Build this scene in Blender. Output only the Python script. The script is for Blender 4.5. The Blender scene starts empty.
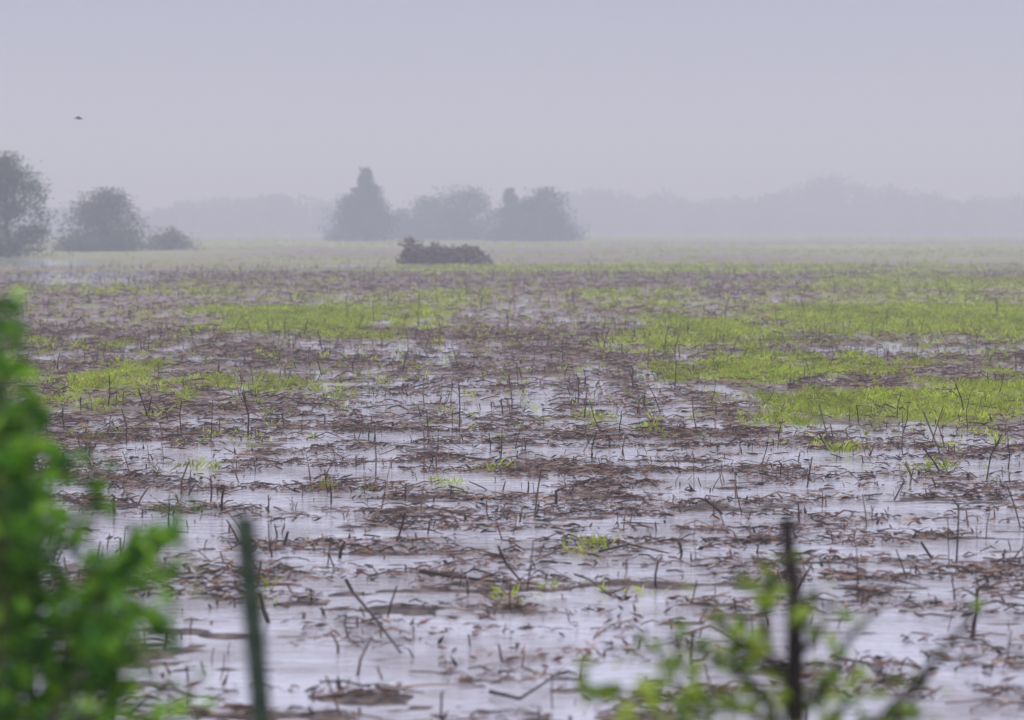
import bpy, math, numpy as np
from mathutils import Vector
rng=np.random.default_rng(7)
F=2418.0; HC=2.0; HY=228.0
sc=bpy.context.scene
sc.view_settings.view_transform='Standard'; sc.view_settings.look='None'; sc.view_settings.exposure=0

# ---------- helpers ----------
def gd(py): return HC*F/(py-HY)
def P(px,py,d): return np.array([(px-512)/F*d, d, HC+(HY-py)/F*d])
def h2(ix,iy,s):
    n=(ix.astype(np.int64)*374761393+iy.astype(np.int64)*668265263+s*974634777)&0xffffffff
    n=((n^(n>>13))*1274126177)&0xffffffff
    n=(n^(n>>16))&0xffffff
    return n/float(0xffffff)
def vn(x,y,s=0):
    xi=np.floor(x);yi=np.floor(y);fx=x-xi;fy=y-yi
    fx=fx*fx*(3-2*fx);fy=fy*fy*(3-2*fy)
    a=h2(xi,yi,s);b=h2(xi+1,yi,s);c=h2(xi,yi+1,s);d=h2(xi+1,yi+1,s)
    return (a*(1-fx)+b*fx)*(1-fy)+(c*(1-fx)+d*fx)*fy
def fbm(x,y,s=0,o=3):
    t=0;a=.5;n=0
    for i in range(o):
        t=t+a*vn(x*2**i+i*17.3,y*2**i+i*9.1,s+i);n+=a;a*=.5
    return t/n
def ss(a,b,x):
    t=np.clip((x-a)/(b-a),0,1);return t*t*(3-2*t)

class Acc:
    def __init__(s): s.v=[];s.f=[];s.c=[];s.m=[];s.n=0
    def add(s,v,f,c,m=0):
        s.v.append(v);s.f.append(f+s.n);s.c.append(c);s.m.append(np.full(len(f),m,np.int32));s.n+=len(v)
    def leaves(s,C,size,col,m=0,asp=.55,up=0.0,flat=1.0):
        N=len(C);u=rng.normal(size=(N,3));u[:,2]=(u[:,2]*(1-up)+up*np.abs(u[:,2]))*flat;u/=np.linalg.norm(u,axis=1)[:,None]
        w=rng.normal(size=(N,3));w=np.cross(u,w);w[:,2]*=flat;w/=np.linalg.norm(w,axis=1)[:,None]
        size=np.broadcast_to(size,(N,))[:,None]
        V=np.stack([C-u*size*.5,C+w*size*asp*.5,C+u*size*.5,C-w*size*asp*.5],1).reshape(-1,3)
        s.add(V,np.arange(N*4).reshape(N,4),np.repeat(col,4,0) if np.ndim(col)==2 else np.tile(col,(N*4,1)),m)
    def blades(s,B,T,w,col,m=0):
        N=len(B);dr=T-B;k=rng.normal(size=(N,3));k[:,2]*=.2
        k=np.cross(dr,k);k/=np.linalg.norm(k,axis=1)[:,None]+1e-9
        w=np.broadcast_to(w,(N,))[:,None];M=B+dr*.55;M[:,2]+=np.linalg.norm(dr,axis=1)*.08
        V=np.stack([B,M+k*w*.5,T,M-k*w*.5],1).reshape(-1,3)
        s.add(V,np.arange(N*4).reshape(N,4),np.repeat(col,4,0),m)
    def sticks(s,A,B,r0,r1,col,m=0,k=4):
        A=np.atleast_2d(A).astype(float);B=np.atleast_2d(B).astype(float);N=len(A)
        d=B-A;d/=np.linalg.norm(d,axis=1)[:,None]+1e-9
        ref=np.where(np.abs(d[:,2:3])>.9,np.array([[1.,0,0]]),np.array([[0,0,1.]]))
        u=np.cross(d,ref);u/=np.linalg.norm(u,axis=1)[:,None]+1e-9;w=np.cross(d,u)
        r0=np.broadcast_to(r0,(N,));r1=np.broadcast_to(r1,(N,))
        rings=[]
        for P0,r in((A,r0),(B,r1)):
            for i in range(k):
                a=2*math.pi*i/k+.4
                rings.append(P0+(u*math.cos(a)+w*math.sin(a))*r[:,None])
        V=np.stack(rings,1).reshape(-1,3)
        fs=[[i,(i+1)%k,k+(i+1)%k,k+i] for i in range(k)]
        if k==4: fs+= [[7,6,5,4],[0,1,2,3]]
        fs=np.array(fs);Fc=(fs[None]+(np.arange(N)*2*k)[:,None,None]).reshape(-1,4)
        col=np.atleast_2d(col);col=np.broadcast_to(col,(N,3))
        s.add(V,Fc,np.repeat(col,2*k,0),m)
    def chain(s,pts,r0,r1,col,m=0,k=6):
        pts=np.array(pts,float);n=len(pts)-1
        rr=np.linspace(r0,r1,n+1)
        s.sticks(pts[:-1],pts[1:],rr[:-1],rr[1:],col,m,k)
    def make(s,name,mats,smooth=False):
        V=np.concatenate(s.v);Fc=np.concatenate(s.f).astype(np.int32);C=np.concatenate(s.c);M=np.concatenate(s.m)
        return mkmesh(name,V,Fc,C,M,mats,smooth)
def mkmesh(name,V,Fc,C,M,mats,smooth=False):
    me=bpy.data.meshes.new(name)
    me.vertices.add(len(V));me.vertices.foreach_set('co',V.astype(np.float32).ravel())
    me.loops.add(Fc.size);me.loops.foreach_set('vertex_index',Fc.ravel())
    me.polygons.add(len(Fc));me.polygons.foreach_set('loop_start',np.arange(0,Fc.size,4,dtype=np.int32))
    me.polygons.foreach_set('loop_total',np.full(len(Fc),4,np.int32))
    if M is not None: me.polygons.foreach_set('material_index',M)
    me.polygons.foreach_set('use_smooth',np.full(len(Fc),smooth,bool))
    a=me.color_attributes.new('Col','FLOAT_COLOR','POINT')
    a.data.foreach_set('color',np.concatenate([C,np.ones((len(C),1))],1).astype(np.float32).ravel())
    for m in mats: me.materials.append(m)
    me.update(calc_edges=True)
    ob=bpy.data.objects.new(name,me);sc.collection.objects.link(ob);return ob

def mat(name):
    m=bpy.data.materials.new(name);m.use_nodes=True;nt=m.node_tree
    return m,nt,nt.nodes['Principled BSDF'],nt.nodes['Material Output']
def attrmat(name,rough=.7,trans=0,scale=30,spec=.3,noise=True):
    m,nt,b,o=mat(name);N=nt.nodes;L=nt.links
    a=N.new('ShaderNodeAttribute');a.attribute_name='Col';src=a.outputs['Color']
    if noise:
        t=N.new('ShaderNodeTexNoise');t.inputs['Scale'].default_value=scale;t.inputs['Detail'].default_value=2
        g=N.new('ShaderNodeNewGeometry');L.new(g.outputs['Position'],t.inputs['Vector'])
        mr=N.new('ShaderNodeMapRange');mr.inputs[3].default_value=.6;mr.inputs[4].default_value=1.4
        L.new(t.outputs['Fac'],mr.inputs[0])
        vm=N.new('ShaderNodeVectorMath');vm.operation='SCALE';L.new(a.outputs['Color'],vm.inputs[0]);L.new(mr.outputs[0],vm.inputs['Scale']);src=vm.outputs[0]
    L.new(src,b.inputs['Base Color']);b.inputs['Roughness'].default_value=rough
    b.inputs['Specular IOR Level'].default_value=spec
    if trans:
        tr=N.new('ShaderNodeBsdfTranslucent');L.new(src,tr.inputs[0])
        mx=N.new('ShaderNodeMixShader');mx.inputs[0].default_value=trans
        L.new(b.outputs[0],mx.inputs[1]);L.new(tr.outputs[0],mx.inputs[2]);L.new(mx.outputs[0],o.inputs['Surface'])
    return m
m_leaf=attrmat('leaf_foliage',.55,.4,8,.2,False)
m_grass=attrmat('weed_leaf',.7,.35,3,.08,False)
m_bark=attrmat('bark',.85,0,20)
m_stalk=attrmat('dead_stalk',.65,0,15,.2)

# ---------- layout of the field ----------
GB=[(330,318,130,20,1),(110,388,120,32,.8),(440,298,70,12,.75),(150,292,170,8,.6),(960,315,220,24,1.0),(690,335,100,24,.88),
(770,368,120,20,.82),(880,410,150,22,.97),(1010,402,80,24,.9),(720,268,400,9,.72),(330,262,300,5,.6),(850,253,400,5,.65),(830,452,60,9,.5),
(170,440,110,14,.5),(560,256,300,4,.5),(950,285,220,10,.82),(640,300,90,12,.75),(240,385,120,12,.5),(520,246,900,4,.55)]
WB=[(420,352,150,9,1.1),(900,350,170,10,1),(450,400,260,36,1.0),(75,278,80,7,1.6),(330,300,50,3,.9),(620,385,110,20,.9),(200,358,80,6,.95),
(30,262,120,4,1.3),(850,286,90,3,.6),(560,300,40,3,.5),(860,435,160,10,.9),(620,345,70,6,.55),(400,266,200,2,.7)]
def blobs(x,d,L):
    dd=np.maximum(d,4);px=512+x/dd*F;py=HY+HC*F/dd
    g=np.zeros_like(x)
    for cx,cy,w,h,a in L: g=np.maximum(g,a*np.exp(-((px-cx)/w)**2-((py-cy)/h)**2))
    return g
RW=0.76
def rows(x,d):
    xx=x+.35*(fbm(x*.15,d*.10,77,2)-.5)
    return np.cos(2*np.pi*xx/RW)*ss(.3,.75,vn(x*.55,d*.22,78))
def green(x,d):
    g=blobs(x,d,GB)
    out=ss(5.0,8.0,np.abs(x)/np.maximum(d,4)*23.6)*.55*ss(24,34,d)
    g=np.maximum(g,out)
    g=g+.55*(fbm(x*.45,d*.14,3,3)-.5)+1.2*(fbm(x*1.5,d*.6,9,3)-.5)+.12*rows(x,d)*ss(20,30,d)
    return ss(.28,1.02,g)
def wet(x,d):
    w=np.maximum(blobs(x,d,WB),1-ss(20,31,d))
    w=np.maximum(w,.4*(1-ss(60,90,d)))
    w=w+.5*(fbm(x*.35,d*.15,21)-.5)
    return np.clip(w,0,1.3)
def height(x,d,dx=None):
    dd=np.maximum(np.abs(d),3)
    o=.021-.038*wet(x,d)+.012*green(x,d)
    f1=1-ss(90,240,dd);f2=1-ss(30,70,dd);f3=1-ss(15,32,dd)
    z=o+.026*(fbm(x*.7,d*1.1,5,2)-.5)+.032*(vn(x*1.7,d*3.8,6)-.5)*f1+.036*(vn(x*3.6,d*8,7)-.5)*f2+.022*(vn(x*10,d*15,8)-.5)*f3
    z=z+.008*rows(x,d)*(1-ss(70,120,dd))*ss(12,26,dd)
    z=z+.016*ss(100,240,dd)
    z=z+.12*(1-ss(5,8.5,d))
    return z

# ---------- ground ----------
ys=[-400,-200,-100,-50,-25,-12,-6,-2,1,3,4.5]
y=6.0
while y<160: ys.append(y); y*=1.005
while y<3500: ys.append(y); y*=1.02
ys=np.array(ys)
xs=list(np.arange(0,6.0,.045)); st=.045;x=xs[-1]
while x<2600:
    st*=1.028;x+=st;xs.append(x)
xs=np.array(xs);xs=np.concatenate([-xs[:0:-1],xs])
X,Y=np.meshgrid(xs,ys);X=X.ravel();Y=Y.ravel()
Z=height(X,Y);G=green(X,Y)
nx=len(xs);ny=len(ys)
ii=(np.arange(ny-1)[:,None]*nx+np.arange(nx-1)[None]).ravel()
Fc=np.stack([ii,ii+1,ii+nx+1,ii+nx],1).astype(np.int32)
far=ss(90,200,Y)
band=ss(.38,.64,fbm(X*.03,Y*.022,61,3))
C=np.stack([np.maximum(G,far*(.1+.8*band)),band,np.clip(wet(X,Y),0,1)*(1-ss(35,60,Y))],1)
m,nt,b,o=mat('wet_mud');N=nt.nodes;L=nt.links
at=N.new('ShaderNodeAttribute');at.attribute_name='Col'
sp=N.new('ShaderNodeSeparateColor');L.new(at.outputs['Color'],sp.inputs[0])
geo=N.new('ShaderNodeNewGeometry')
n1=N.new('ShaderNodeTexNoise');n1.inputs['Scale'].default_value=11;n1.inputs['Detail'].default_value=5;L.new(geo.outputs['Position'],n1.inputs['Vector'])
n2=N.new('ShaderNodeTexNoise');n2.inputs['Scale'].default_value=1.6;n2.inputs['Detail'].default_value=4;L.new(geo.outputs['Position'],n2.inputs['Vector'])
cr=N.new('ShaderNodeValToRGB');e=cr.color_ramp.elements
e[0].position=.36;e[0].color=(.035,.026,.022,1);e[1].position=.70;e[1].color=(.30,.235,.19,1)
q=e.new(.5);q.color=(.13,.092,.075,1);L.new(n1.outputs['Fac'],cr.inputs[0])
wr=N.new('ShaderNodeMapRange');wr.inputs[3].default_value=1;wr.inputs[4].default_value=.5;L.new(sp.outputs[2],wr.inputs[0])
vs=N.new('ShaderNodeVectorMath');vs.operation='SCALE';L.new(cr.outputs[0],vs.inputs[0]);L.new(wr.outputs[0],vs.inputs['Scale'])
gr=N.new('ShaderNodeValToRGB');e=gr.color_ramp.elements
e[0].position=.3;e[0].color=(.16,.17,.045,1);e[1].position=.7;e[1].color=(.34,.41,.065,1);L.new(n2.outputs['Fac'],gr.inputs[0])
mg=N.new('ShaderNodeMath');mg.operation='MULTIPLY';mg.inputs[1].default_value=.75;L.new(sp.outputs[0],mg.inputs[0])
mx=N.new('ShaderNodeMix');mx.data_type='RGBA';L.new(mg.outputs[0],mx.inputs[0]);L.new(vs.outputs[0],mx.inputs[6]);L.new(gr.outputs[0],mx.inputs[7])
L.new(mx.outputs[2],b.inputs['Base Color']);b.inputs['Roughness'].default_value=.6;b.inputs['Specular IOR Level'].default_value=.22
bp=N.new('ShaderNodeBump');bp.inputs['Strength'].default_value=.9;bp.inputs['Distance'].default_value=.02
L.new(n1.outputs['Fac'],bp.inputs['Height']);L.new(bp.outputs[0],b.inputs['Normal'])
mkmesh('field_ground',np.stack([X,Y,Z],1),Fc,C,None,[m],True)

# ---------- water ----------
m,nt,b,o=mat('flood_water');N=nt.nodes;L=nt.links
b.inputs['Roughness'].default_value=.08;b.inputs['IOR'].default_value=1.5
geo=N.new('ShaderNodeNewGeometry');mp=N.new('ShaderNodeMapping');mp.inputs['Scale'].default_value=(4,9,4);L.new(geo.outputs['Position'],mp.inputs[0])
n1=N.new('ShaderNodeTexNoise');n1.inputs['Scale'].default_value=1.5;n1.inputs['Detail'].default_value=3;L.new(mp.outputs[0],n1.inputs['Vector'])
n3=N.new('ShaderNodeTexNoise');n3.inputs['Scale'].default_value=1.3;n3.inputs['Detail'].default_value=5;L.new(geo.outputs['Position'],n3.inputs['Vector'])
wc=N.new('ShaderNodeValToRGB');e=wc.color_ramp.elements   # silt drifting in the shallow water
e[0].position=.38;e[0].color=(.24,.22,.23,1);e[1].position=.60;e[1].color=(.44,.44,.49,1);L.new(n3.outputs['Fac'],wc.inputs[0]);L.new(wc.outputs[0],b.inputs['Base Color'])
bp=N.new('ShaderNodeBump');bp.inputs['Strength'].default_value=.45;bp.inputs['Distance'].default_value=.02
L.new(n1.outputs['Fac'],bp.inputs['Height']);L.new(bp.outputs[0],b.inputs['Normal'])
w=np.array([[-2500,-350,0],[2500,-350,0],[2500,3300,0],[-2500,3300,0.]])
mkmesh('flood_water',w,np.array([[0,1,2,3]],np.int32),np.zeros((4,3)),None,[m])

def wedge(n,d0,d1,extra=1.5,k=.25):
    d=np.sqrt(rng.uniform(d0*d0,d1*d1,n));x=rng.uniform(-1,1,n)*(k*d+extra);return x,d

# ---------- lying crop residue ----------
A=Acc()
PAL=np.array([[.11,.060,.045],[.04,.03,.026],[.16,.095,.07],[.028,.021,.019],[.28,.19,.14],[.13,.062,.043],[.055,.038,.034]])
for n,d0,d1,lm,rm in((62000,8,24,.8,.82),(50000,24,48,1.0,1.05),(28000,48,110,1.6,2.0)):
    x,d=wedge(n,d0,d1,1.0,.24)
    msk=fbm(x*1.4,d*3.2,41,3)*.70+.22*vn(x*.25,d*.5,44)+.04*rows(x,d)
    z=height(x,d)
    keep=(msk+.34*rng.random(n)+np.clip(z,-.02,.03)*6 >.672)&(rng.random(n)>.7*green(x,d))
    x=x[keep];d=d[keep];z=z[keep];n=len(x)
    ang=rng.normal(0,.75,n);ln=rng.gamma(1.7,.058,n)*lm+.025;r=rng.uniform(.0018,.008,n)*rm
    dirv=np.stack([np.cos(ang),np.sin(ang),rng.normal(0,.16,n)],1)
    c0=np.stack([x,d,np.maximum(z,0)+r*.7+rng.exponential(.008,n)],1)
    mid=c0+np.stack([rng.normal(0,.08,n)*ln,rng.normal(0,.08,n)*ln,np.abs(rng.normal(0,.09,n))*ln],1)
    col=PAL[rng.integers(0,len(PAL),n)]*rng.uniform(.6,1.3,n)[:,None]
    A.sticks(c0-dirv*ln[:,None]*.5,mid,r*.9,r,col);A.sticks(mid,c0+dirv*ln[:,None]*.5,r,r*.6,col)
for n,d0,d1,s in((14000,8,24,.9),(12000,24,55,1.2)):
    x,d=wedge(n,d0,d1);msk=fbm(x*1.4,d*3.2,41,3);k=(msk+.15*rng.random(n)>.54)&(rng.random(n)>.7*green(x,d));x=x[k];d=d[k];n=len(x)
    c=np.stack([x,d,np.maximum(height(x,d),0)+.012],1)
    A.leaves(c,rng.uniform(.04,.13,n)*s,PAL[rng.integers(0,len(PAL),n)]*rng.uniform(.6,1.3,n)[:,None],asp=.22,flat=.35)
A.make('crop_residue',[m_stalk])

# ---------- standing stubble ----------
A=Acc()
def stub(x,d,h,lean,az,r,col,z=None):
    if z is None: z=float(height(np.array([x]),np.array([d]))[0])
    b0=np.array([x,d,min(z,0)-.02])
    dv=np.array([math.cos(az)*lean,math.sin(az)*lean,1.]);dv/=np.linalg.norm(dv)
    p1=b0+dv*h*.55;p2=b0+dv*h+np.array([rng.normal(0,.07),rng.normal(0,.07),0])*h
    A.chain([b0,p1,p2],r,r*.7,col,0,4)
    if rng.random()<.5:
        q=p1+(p2-p1)*rng.random();e=q+np.array([rng.normal(0,.5),rng.normal(0,.5),rng.uniform(-.2,.6)])*h*.5
        A.sticks(q,e,r*.6,r*.3,col)
for n,d0,d1 in((900,9.5,24),(2100,24,50),(2500,50,125)):
    x,d=wedge(n,d0,d1,1.0,.23)
    x=np.where(rng.random(n)<.5,np.round(x/RW)*RW+rng.normal(0,.13,n),x);zz=height(x,d)
    for xx,dd,z1 in zip(x,d,zz):
        h=rng.choice([rng.uniform(.05,.12),rng.uniform(.10,.22),rng.uniform(.22,.42)],p=[.62,.30,.08])*(1 if dd<50 else 1.35)
        stub(xx,dd,h,abs(rng.normal(0,.35)),rng.uniform(0,6.28),rng.uniform(.003,.008)*(1+max(0,dd-24)/50),PAL[rng.integers(0,len(PAL))]*rng.uniform(.4,1.0),z1)
DK=np.array([.03,.02,.018])
for px,py,hp,le,az,r in((247,438,50,.03,0,.009),(149,420,36,.35,3.4,.008),(125,445,40,.02,0,.006),(459,432,50,.05,1,.008),(556,505,20,.05,0,.014),
    (578,405,30,.05,0,.008),(428,445,38,.05,2,.006),(500,463,26,.1,0,.007),(322,375,20,.3,3,.01),(113,515,24,.1,3,.012),(220,512,30,.05,1,.01),
    (338,560,24,.1,0,.012),(730,515,30,.9,3.3,.014),(975,640,58,.15,.2,.013),(945,472,34,.6,3,.01),(966,415,34,.2,3,.01),(898,420,30,.05,0,.007),
    (832,450,24,.7,3.1,.01),(283,548,24,.05,0,.012),(403,372,26,.1,0,.01),(665,352,28,0.05,0,.009),(725,322,24,.1,1,.012),(270,625,42,.35,3.2,.012),(940,560,30,.7,3.2,.011),(185,495,20,.3,0,.008),(680,560,26,.2,0,.009),(1010,470,30,.1,0,.007)):
    d=gd(py);stub((px-512)/F*d,d,hp/F*d,le,az,r,DK*rng.uniform(.8,1.8))
def br(pts,r):
    q=[]
    for px,py,hz in pts:
        d=gd(py);q.append([(px-512)/F*d,d,hz])
    A.chain(q,r,r*.5,DK,0,5)
br([(345,600,.10),(352,602,.04),(372,632,.07),(400,662,.03)],.011)
br([(420,580,.04),(455,584,.03),(500,587,.02)],.014)
br([(490,700,.02),(520,712,.04),(550,690,.03)],.010)
br([(575,585,.05),(590,592,.06),(607,600,.03)],.007)
br([(600,556,.02),(630,552,.04),(670,558,.02)],.010)
br([(340,368,.22),(368,386,.03)],.010)
br([(925,445,.3),(950,478,.03)],.010)
br([(820,430,.25),(832,452,.02)],.010)
A.make('standing_stubble',[m_stalk])

# ---------- weeds ----------
A=Acc()
GP=np.array([[.36,.47,.04],[.45,.56,.06],[.27,.35,.04],[.50,.60,.09],[.36,.37,.07]])
def tufts(x,d,sc0,nb,hm):
    n=len(x);z=np.maximum(height(x,d),-.005)
    X=np.repeat(x,nb)+rng.normal(0,.03,n*nb)*sc0;D=np.repeat(d,nb)+rng.normal(0,.03,n*nb)*sc0;Zz=np.repeat(z,nb)
    H=rng.uniform(.4,1.2,n*nb)*hm*np.repeat(rng.uniform(.3,1.7,n),nb)
    B=np.stack([X,D,Zz],1);T=B+np.stack([rng.normal(0,.6,n*nb)*H,rng.normal(0,.6,n*nb)*H,H],1)
    patch=.66+.6*fbm(x*1.1,d*.5,91,2)
    col=np.repeat(GP[rng.integers(0,5,n)]*(rng.uniform(.6,1.1,n)*patch)[:,None],nb,0)*rng.uniform(.8,1.1,n*nb)[:,None]
    A.blades(B,T,.014*sc0,col)
for n,d0,d1,s,nb,hm in((2600,12,22,.9,6,.045),(38000,22,36,.9,7,.06),(44000,36,62,1.3,6,.08),(36000,62,130,2.3,5,.11),(20000,130,320,4,5,.15),(12000,320,700,8,4,.22)):
    x,d=wedge(n,d0,d1,1.5,.25 if d0>20 else .24)
    g=green(x,d) if d0<300 else .1+.8*ss(.38,.64,fbm(x*.03,d*.022,61,3))
    k=rng.random(n)<(g*.9+.012*ss(12,24,d)+.025*ss(24,60,d));k&=(height(x,d)>-.03)
    tufts(x[k],d[k],s,nb,hm)
for px,py,n in((585,552,14),(547,590,6),(448,485,10),(495,470,8),(330,490,8),(845,450,30),(190,470,12),(930,470,16),(650,430,14),(610,590,5),(500,600,3),(250,600,4)):
    d=gd(py);x=(px-512)/F*d
    tufts(x+rng.normal(0,.09,n),d+rng.normal(0,.2,n),.9,6,.06)
A.make('green_weeds',[m_grass])

# ---------- brush pile ----------
A=Acc();d=134.;cx=(445-512)/F*d
n=900
pu=[-1,-.85,-.7,-.5,-.2,.1,.4,.8,1];pp=[.5,1.45,1.3,.95,1.0,.8,1.0,.75,.15]
u=rng.uniform(-1,1,n);prof=np.interp(u,pu,pp)*rng.uniform(.75,1.1,n)
c=np.stack([cx+u*2.35,d+rng.normal(0,.7,n),rng.random(n)*prof],1)
dv=rng.normal(size=(n,3));dv[:,2]*=.55;dv/=np.linalg.norm(dv,axis=1)[:,None];ln=rng.uniform(.3,1.0,n)[:,None]
e0=c-dv*ln*.5;e1=c+dv*ln*.5;e0[:,2]=np.maximum(e0[:,2],.0);e1[:,2]=np.maximum(e1[:,2],.02)
A.sticks(e0,e1,rng.uniform(.02,.08,n),.015,PAL[rng.integers(0,7,n)]*.8)
for i in range(16):
    uu=-1+i/7.5;pz=np.interp(uu,pu,pp)*.7
    A.sticks([cx+uu*2.2-.4,d+rng.normal(0,.3),pz*.4],[cx+uu*2.2+.4,d+rng.normal(0,.3),pz*.5],pz*.45,pz*.35,[.06,.04,.035],0,8)
C_=np.stack([cx+rng.uniform(-1,1,1500)*2.3,d+rng.normal(0,.6,1500),rng.random(1500)],1)
C_[:,2]*=np.interp((C_[:,0]-cx)/2.4,pu,pp)
A.leaves(C_,.16,PAL[rng.integers(0,7,1500)]*.9)
A.make('brush_pile',[m_bark])

# ---------- trees ----------
def tree(name,px,d,top,wpx,kind='round',ncl=46,npl=110,dens=.13,col=(.06,.085,.04),crown0=.18,leaf=None):
    A=Acc();x=(px-512)/F*d;H=HC+(HY-top)/F*d;W=wpx/F*d/2
    ls=leaf or max(.17,d*.0010)
    bark=[.06,.045,.04]
    tp=[[x,d,-.2]];
    for i in range(1,7): tp.append([x+rng.normal(0,.03)*W,d+rng.normal(0,.03)*W,H*.85*i/6])
    A.chain(tp,H*.024,H*.005,bark,0,8)
    for i in range(ncl):
        t=rng.random()
        if kind=='cone': rad=(1-t)**.9+.03
        elif kind=='ovate': rad=math.sin(math.pi*min(1,(t*.85+.15)))**.6*(1-.3*t)
        else: rad=math.sqrt(max(0,1-(max(0,t-.30)/.70)**2))
        a=rng.uniform(0,6.28);rr=rad*W*rng.uniform(.2,.92)
        s=W*dens*rng.uniform(.6,1.6)
        if kind=='cone': s*=(1.15-.8*t)
        zc=H*(crown0+(1-crown0)*t*.97)-s*1.1
        zc=max(zc,s*.8)
        c=np.array([x+math.cos(a)*rr,d+math.sin(a)*rr,zc])
        b0=np.array([x,d,max(H*.08,zc-rr*.7-.04*H)]);mid=(b0+c)/2+np.array([0,0,-.03*H])
        A.chain([b0,mid,c],H*.007,H*.002,bark,0,4)
        n=int(npl*rng.uniform(.6,1.3))
        pts=c+np.clip(rng.normal(size=(n,3)),-1.7,1.7)*np.array([s,s,s*.7])
        pts[:,2]=np.abs(pts[:,2]-.1)+.1
        cc=np.array(col)*rng.uniform(.55,1.5)*np.array([rng.uniform(.85,1.2),1,rng.uniform(.8,1.1)])
        A.leaves(pts,ls*rng.uniform(.7,1.3,n),np.array(cc)[None]*rng.uniform(.7,1.3,n)[:,None],1,.65)
    return A.make(name,[m_bark,m_leaf])
tree('poplar_tree',8,165,149,116,'ovate',105,150,.14,(.05,.08,.04),.06)
tree('willow_tree',106,205,186,88,'round',85,150,.17,(.08,.11,.06),.03)
tree('shrub',168,215,224,50,'round',30,90,.2,(.12,.14,.09),.02)
tree('shrub',80,200,234,50,'round',26,90,.2,(.10,.13,.08),.02)
tree('spruce_tree',366,345,166,62,'cone',130,80,.16,(.03,.05,.04),.25)
tree('maple_tree',352,360,192,50,'round',50,120,.2,(.04,.06,.045),.03)
tree('maple_tree',376,360,192,46,'round',40,120,.2,(.04,.06,.045),.03)
tree('maple_tree',425,400,195,66,'round',55,120,.22,(.05,.07,.045),.02)
tree('maple_tree',466,385,184,84,'round',80,120,.2,(.05,.07,.05),.02)
tree('spruce_tree',510,360,184,40,'cone',70,80,.22,(.035,.055,.045),.02)
tree('maple_tree',545,355,186,64,'round',70,130,.2,(.04,.06,.045),.02)
tree('maple_tree',522,362,198,64,'round',50,110,.2,(.04,.06,.04),.02)
tree('maple_tree',402,400,206,56,'round',34,90,.2,(.05,.07,.045),.02)

def treeline(name,pts,d,leaf,ncol,jit=.14,step=9):
    A=Acc();pxs=np.arange(pts[0][0],pts[-1][0],step)
    for px in pxs:
        px=px+rng.normal(0,step*.3);top=np.interp(px,[p[0] for p in pts],[p[1] for p in pts])
        dd=d*rng.uniform(.96,1.06);H=(HC+(HY-top)/F*dd)*rng.uniform(1-jit,1+jit*.3);H=max(H,1.)
        x=(px-512)/F*dd;W=H*rng.uniform(.3,.5)+step/F*dd*.3
        A.sticks([x,dd,0],[x,dd,H*.7],H*.025,H*.008,[.05,.04,.035],0)
        k=22
        t=rng.random(k)**1.15;a=rng.uniform(0,6.28,k);rr=np.sqrt(np.maximum(.0,1-(np.maximum(0,t-.3)/.7)**2))*W*rng.uniform(.2,.9,k)
        cs=np.stack([x+np.cos(a)*rr,dd+np.sin(a)*rr,H*(.04+.86*t)],1)
        P_=np.repeat(cs,30,0)+np.clip(rng.normal(size=(k*30,3)),-1.7,1.7)*W*.22;P_[:,2]=np.abs(P_[:,2])+.1
        A.leaves(P_,leaf*rng.uniform(.6,1.4,len(P_)),np.array(ncol)[None]*rng.uniform(.6,1.4,len(P_))[:,None],1,.7)
    return A.make(name,[m_bark,m_leaf])
treeline('distant_treeline',[(-700,205),(-200,200),(0,205),(150,210),(190,200),(240,193),(300,195),(340,206),(400,215)],760,1.1,(.05,.07,.05),.18,8)
treeline('distant_treeline',[(560,198),(600,190),(670,194),(690,207),(700,200),(760,196),(800,182),(825,173),(855,184),(900,192),(960,196),(1024,194),(1300,190),(1700,200)],820,1.3,(.05,.07,.05),.16,7)

# ---------- foreground shrub (left) ----------
A=Acc()
LG=np.array([[.10,.27,.015],[.17,.40,.02],[.04,.13,.012],[.28,.54,.03],[.05,.18,.015]])
def sprig(base,tip,r,nl,ls,pal,spread=.05,bend=.1,t0=.35):
    base=np.array(base,float);tip=np.array(tip,float)
    ctrl=(base+tip)/2+np.array([rng.normal(0,bend),rng.normal(0,bend),.12*abs(tip[2]-base[2])])
    t=np.linspace(0,1,9)[:,None];pts=(1-t)**2*base+2*t*(1-t)*ctrl+t*t*tip
    A.chain(pts,r,r*.3,[.08,.07,.04],0,5)
    tt=(t0+(1-t0)*rng.random(nl))[:,None];c=(1-tt)**2*base+2*tt*(1-tt)*ctrl+tt*tt*tip
    c=c+rng.normal(size=(nl,3))*spread*(1.15-tt*.6)
    A.leaves(c,rng.uniform(.6,1.3,nl)*ls,pal[rng.integers(0,len(pal),nl)]*rng.uniform(.6,1.25)*rng.uniform(.8,1.2,nl)[:,None],1,.6,.4)
up=[(2,285),(14,318),(30,375),(6,350),(44,400),(94,452),(52,438),(24,410),(-30,290),(-60,270),(-20,380)]
side=[(178,512),(190,540),(172,528),(135,545),(118,565),(155,590),(78,520),(52,505),(24,520),(5,500),(165,625),(120,620),(60,580),(35,590),(10,590),(95,655),(60,650),(20,650),(130,690),(10,700),(60,705),(40,475),(5,450),(-20,460),(-120,420),(-90,520),(-40,560),(-150,560),(-60,650)]
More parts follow.
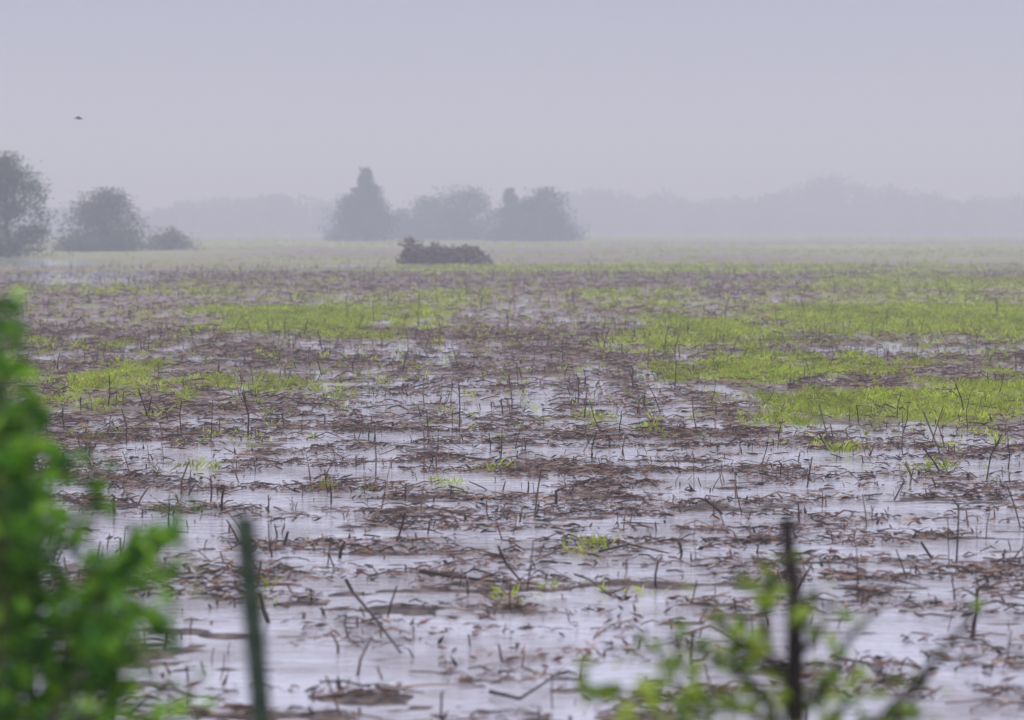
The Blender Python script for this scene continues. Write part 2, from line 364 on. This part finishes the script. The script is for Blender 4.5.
for px,py in up+side:
    d=4.3+rng.normal(0,.16)
    tip=P(px-2,py+2,d)
    if py<470:
        low=tip+np.array([rng.normal(-.03,.04),rng.normal(0,.05),-.62]);root=np.array([-1.12+rng.normal(0,.08),4.3+rng.normal(0,.1),.08])
        A.chain([root,low*.6+root*.4,low],.010,.006,[.08,.07,.04],0,5)
        sprig(low,tip,.005,120,.040,LG,.034,.03,.0)
    else:
        b0=np.array([-.45+tip[0]*.62-.05,4.3+rng.normal(0,.1),max(.2,tip[2]-rng.uniform(.3,.5))])
        A.chain([[-1.15,4.3,.08],b0],.010,.005,[.08,.07,.04],0,5)
        sprig(b0,tip,.005,70,.040,LG,.034,.03,.3)
for px,py in ((205,685),(190,700),(120,690),(150,712)):
    tip=P(px,py,4.2);sprig([tip[0]-.3,4.25,tip[2]-.35],tip,.004,26,.036,LG[[1,3]],.03,.03,.5)
A.make('leafy_shrub',[m_bark,m_leaf])

# ---------- foreground sapling (right) ----------
A=Acc();D0=4.7
LY=np.array([[.26,.38,.03],[.34,.44,.05],[.15,.25,.03],[.10,.17,.025]])
def ch(pts,r0,r1,dz=0,col=(.025,.018,.015)):
    q=[P(px,py,D0+dz*i/len(pts)) for i,(px,py) in enumerate(pts)];A.chain(q,r0,r1,col,0,6);return q
q=ch([(815,1170),(808,950),(800,760),(797,690),(797,640),(796,590),(790,550),(788,520)],.024,.013)
tw=[[(800,760),(760,690),(720,660),(668,640)],[(797,700),(770,650),(764,600),(775,578)],[(797,690),(735,640),(700,600)],[(798,740),(740,710),(640,700),(590,690)],
[(799,720),(835,680),(852,640),(880,610)],[(797,660),(820,640),(832,605)],[(801,800),(870,740),(905,700),(950,650),(985,610)],[(803,850),(880,760),(925,690),(940,660)],
[(801,790),(850,740),(900,720),(915,680)],[(802,830),(720,740),(680,690),(655,650)],[(800,770),(835,720),(870,690)],[(797,640),(812,615),(818,590)]]
for i,t in enumerate(tw):
    q=ch(t,.009,.0045,rng.normal(0,.3))
    nl=(40,26,14,34,10,8,5,5,8,26,18,5)[i]
    k=rng.integers(1,len(q),nl);c=np.array(q)[k]+(np.array(q)[k-1]-np.array(q)[k])*rng.random(nl)[:,None]*.7+rng.normal(size=(nl,3))*.028
    A.leaves(c,rng.uniform(.025,.055,nl),LY[rng.integers(0,4,nl)],1,.6,.3)
for px,py,n,s in((745,652,40,.024),(592,692,22,.014),(770,600,12,.016),(690,690,26,.034),(740,700,30,.045),(840,705,34,.04),(800,705,22,.05),(905,712,18,.03),(640,712,22,.03)):
    c=P(px,py,D0)+rng.normal(size=(n,3))*s;A.leaves(c,rng.uniform(.03,.055,n),LY[rng.integers(0,4,n)],1,.6,.3)
A.make('leafy_sapling',[m_bark,m_leaf])

# ---------- fence post (studded T section steel) ----------
A=Acc();top=P(243,518,4.3)
bot=np.array([top[0]+.14,4.3,-.3])
col=[.04,.06,.042]
def bar(cx0,cy0,hw,hd,t0=0,t1=1,cc=col):
    a=top+(bot-top)*t0;b=top+(bot-top)*t1
    V=[]
    for p in(a,b):
        for sx,sy in((-1,-1),(1,-1),(1,1),(-1,1)): V.append([p[0]+cx0+sx*hw,p[1]+cy0+sy*hd,p[2]])
    A.add(np.array(V),np.array([[0,1,5,4],[1,2,6,5],[2,3,7,6],[3,0,4,7],[3,2,1,0],[4,5,6,7]]),np.tile(cc,(8,1)))
bar(0,0,.018,.003);bar(0,.0185,.003,.015)
for i in range(30): bar(0,-.0075,.005,.004,.015+i*.031,.023+i*.031,[.08,.12,.07])
A.make('steel_fence_post',[attrmat('painted_steel',.6,0,25,.25)])

# ---------- bird ----------
A=Acc();c=np.array([(80-512)/F*70,70.,HC+(HY-119)/F*70])
bc=[.03,.03,.035]
bx=np.array([-.11,-.08,-.04,.02,.06,.085,.105,.125]);br_=np.array([.006,.016,.026,.028,.02,.021,.014,.002])
q=np.array([c+[v,0,.01*math.sin(i)] for i,v in enumerate(bx)])
A.sticks(q[:-1],q[1:],br_[:-1],br_[1:],bc,0,8)
def wing(s):
    pl=[(.05,0,.01),(.045,.09*s,.05),(.0,.2*s,.03),(-.05,.17*s,.03),(-.03,.08*s,.045),(-.04,0,.01)]
    V=np.array([c+np.array(p) for p in pl]);A.add(V,np.array([[0,1,4,5],[1,2,3,4]]),np.tile(bc,(6,1)))
wing(1);wing(-1)
V=np.array([c+np.array(p) for p in((-.09,.01,0),(-.09,-.01,0),(-.17,-.035,0),(-.14,0,0),(-.17,.035,0))])
A.add(V[:4],np.array([[0,1,2,3]]),np.tile(bc,(4,1)));A.add(V[[0,3,4]].repeat([1,1,2],0)+np.array([[0,0,.001],[0,0,.001],[0,0,.001],[0.001,.004,.001]]),np.array([[0,1,2,3]]),np.tile(bc,(4,1)))
bo=A.make('flying_bird',[attrmat('feather',.7)])

# ---------- mist volume ----------
bpy.ops.mesh.primitive_cube_add(size=1,location=(0,1200,26));fg=bpy.context.object;fg.name='mist';fg.scale=(4600,3600,56)
m=bpy.data.materials.new('mist');m.use_nodes=True;nt=m.node_tree;nt.nodes.clear()
vs=nt.nodes.new('ShaderNodeVolumeScatter');vs.inputs['Density'].default_value=.0032;vs.inputs['Color'].default_value=(.87,.91,1,1)
o=nt.nodes.new('ShaderNodeOutputMaterial');nt.links.new(vs.outputs[0],o.inputs['Volume']);fg.data.materials.append(m)

# ---------- world ----------
w=bpy.data.worlds.new('World');sc.world=w;w.use_nodes=True;nt=w.node_tree;N=nt.nodes;L=nt.links;bg=N['Background']
sky=N.new('ShaderNodeTexSky');sky.sky_type='NISHITA';sky.sun_disc=False;sky.sun_elevation=math.radians(50);sky.sun_rotation=math.radians(200)
sc1=N.new('ShaderNodeVectorMath');sc1.operation='SCALE';sc1.inputs['Scale'].default_value=.12;L.new(sky.outputs[0],sc1.inputs[0])
tc=N.new('ShaderNodeTexCoord');sx=N.new('ShaderNodeSeparateXYZ');L.new(tc.outputs['Generated'],sx.inputs[0])
mr=N.new('ShaderNodeMapRange');mr.inputs[1].default_value=.10;mr.inputs[2].default_value=.8;L.new(sx.outputs[2],mr.inputs[0])
mx=N.new('ShaderNodeMix');mx.data_type='RGBA';mx.inputs[6].default_value=(.24,.26,.44,1);mx.inputs[7].default_value=(2.12,2.10,2.48,1);L.new(mr.outputs[0],mx.inputs[0])
m2=N.new('ShaderNodeMix');m2.data_type='RGBA';m2.inputs[0].default_value=.92;L.new(sc1.outputs[0],m2.inputs[6]);L.new(mx.outputs[2],m2.inputs[7])
L.new(m2.outputs[2],bg.inputs[0]);bg.inputs[1].default_value=1
sl=bpy.data.lights.new('sun','SUN');sl.energy=.9;sl.angle=math.radians(25);sl.color=(1,.97,.92);so=bpy.data.objects.new('sun',sl);sc.collection.objects.link(so)
so.rotation_euler=(math.radians(40),0,math.radians(-20))

# ---------- camera ----------
cd=bpy.data.cameras.new('camera');co=bpy.data.objects.new('camera',cd);sc.collection.objects.link(co);sc.camera=co
co.location=(0,0,HC);co.rotation_euler=(math.radians(90)-math.atan((360-HY)/F),0,0)
cd.lens=85;cd.sensor_width=36;cd.clip_end=6000;cd.clip_start=.05
cd.dof.use_dof=True;cd.dof.focus_distance=23;cd.dof.aperture_fstop=2.4
print('verts ground',len(X))
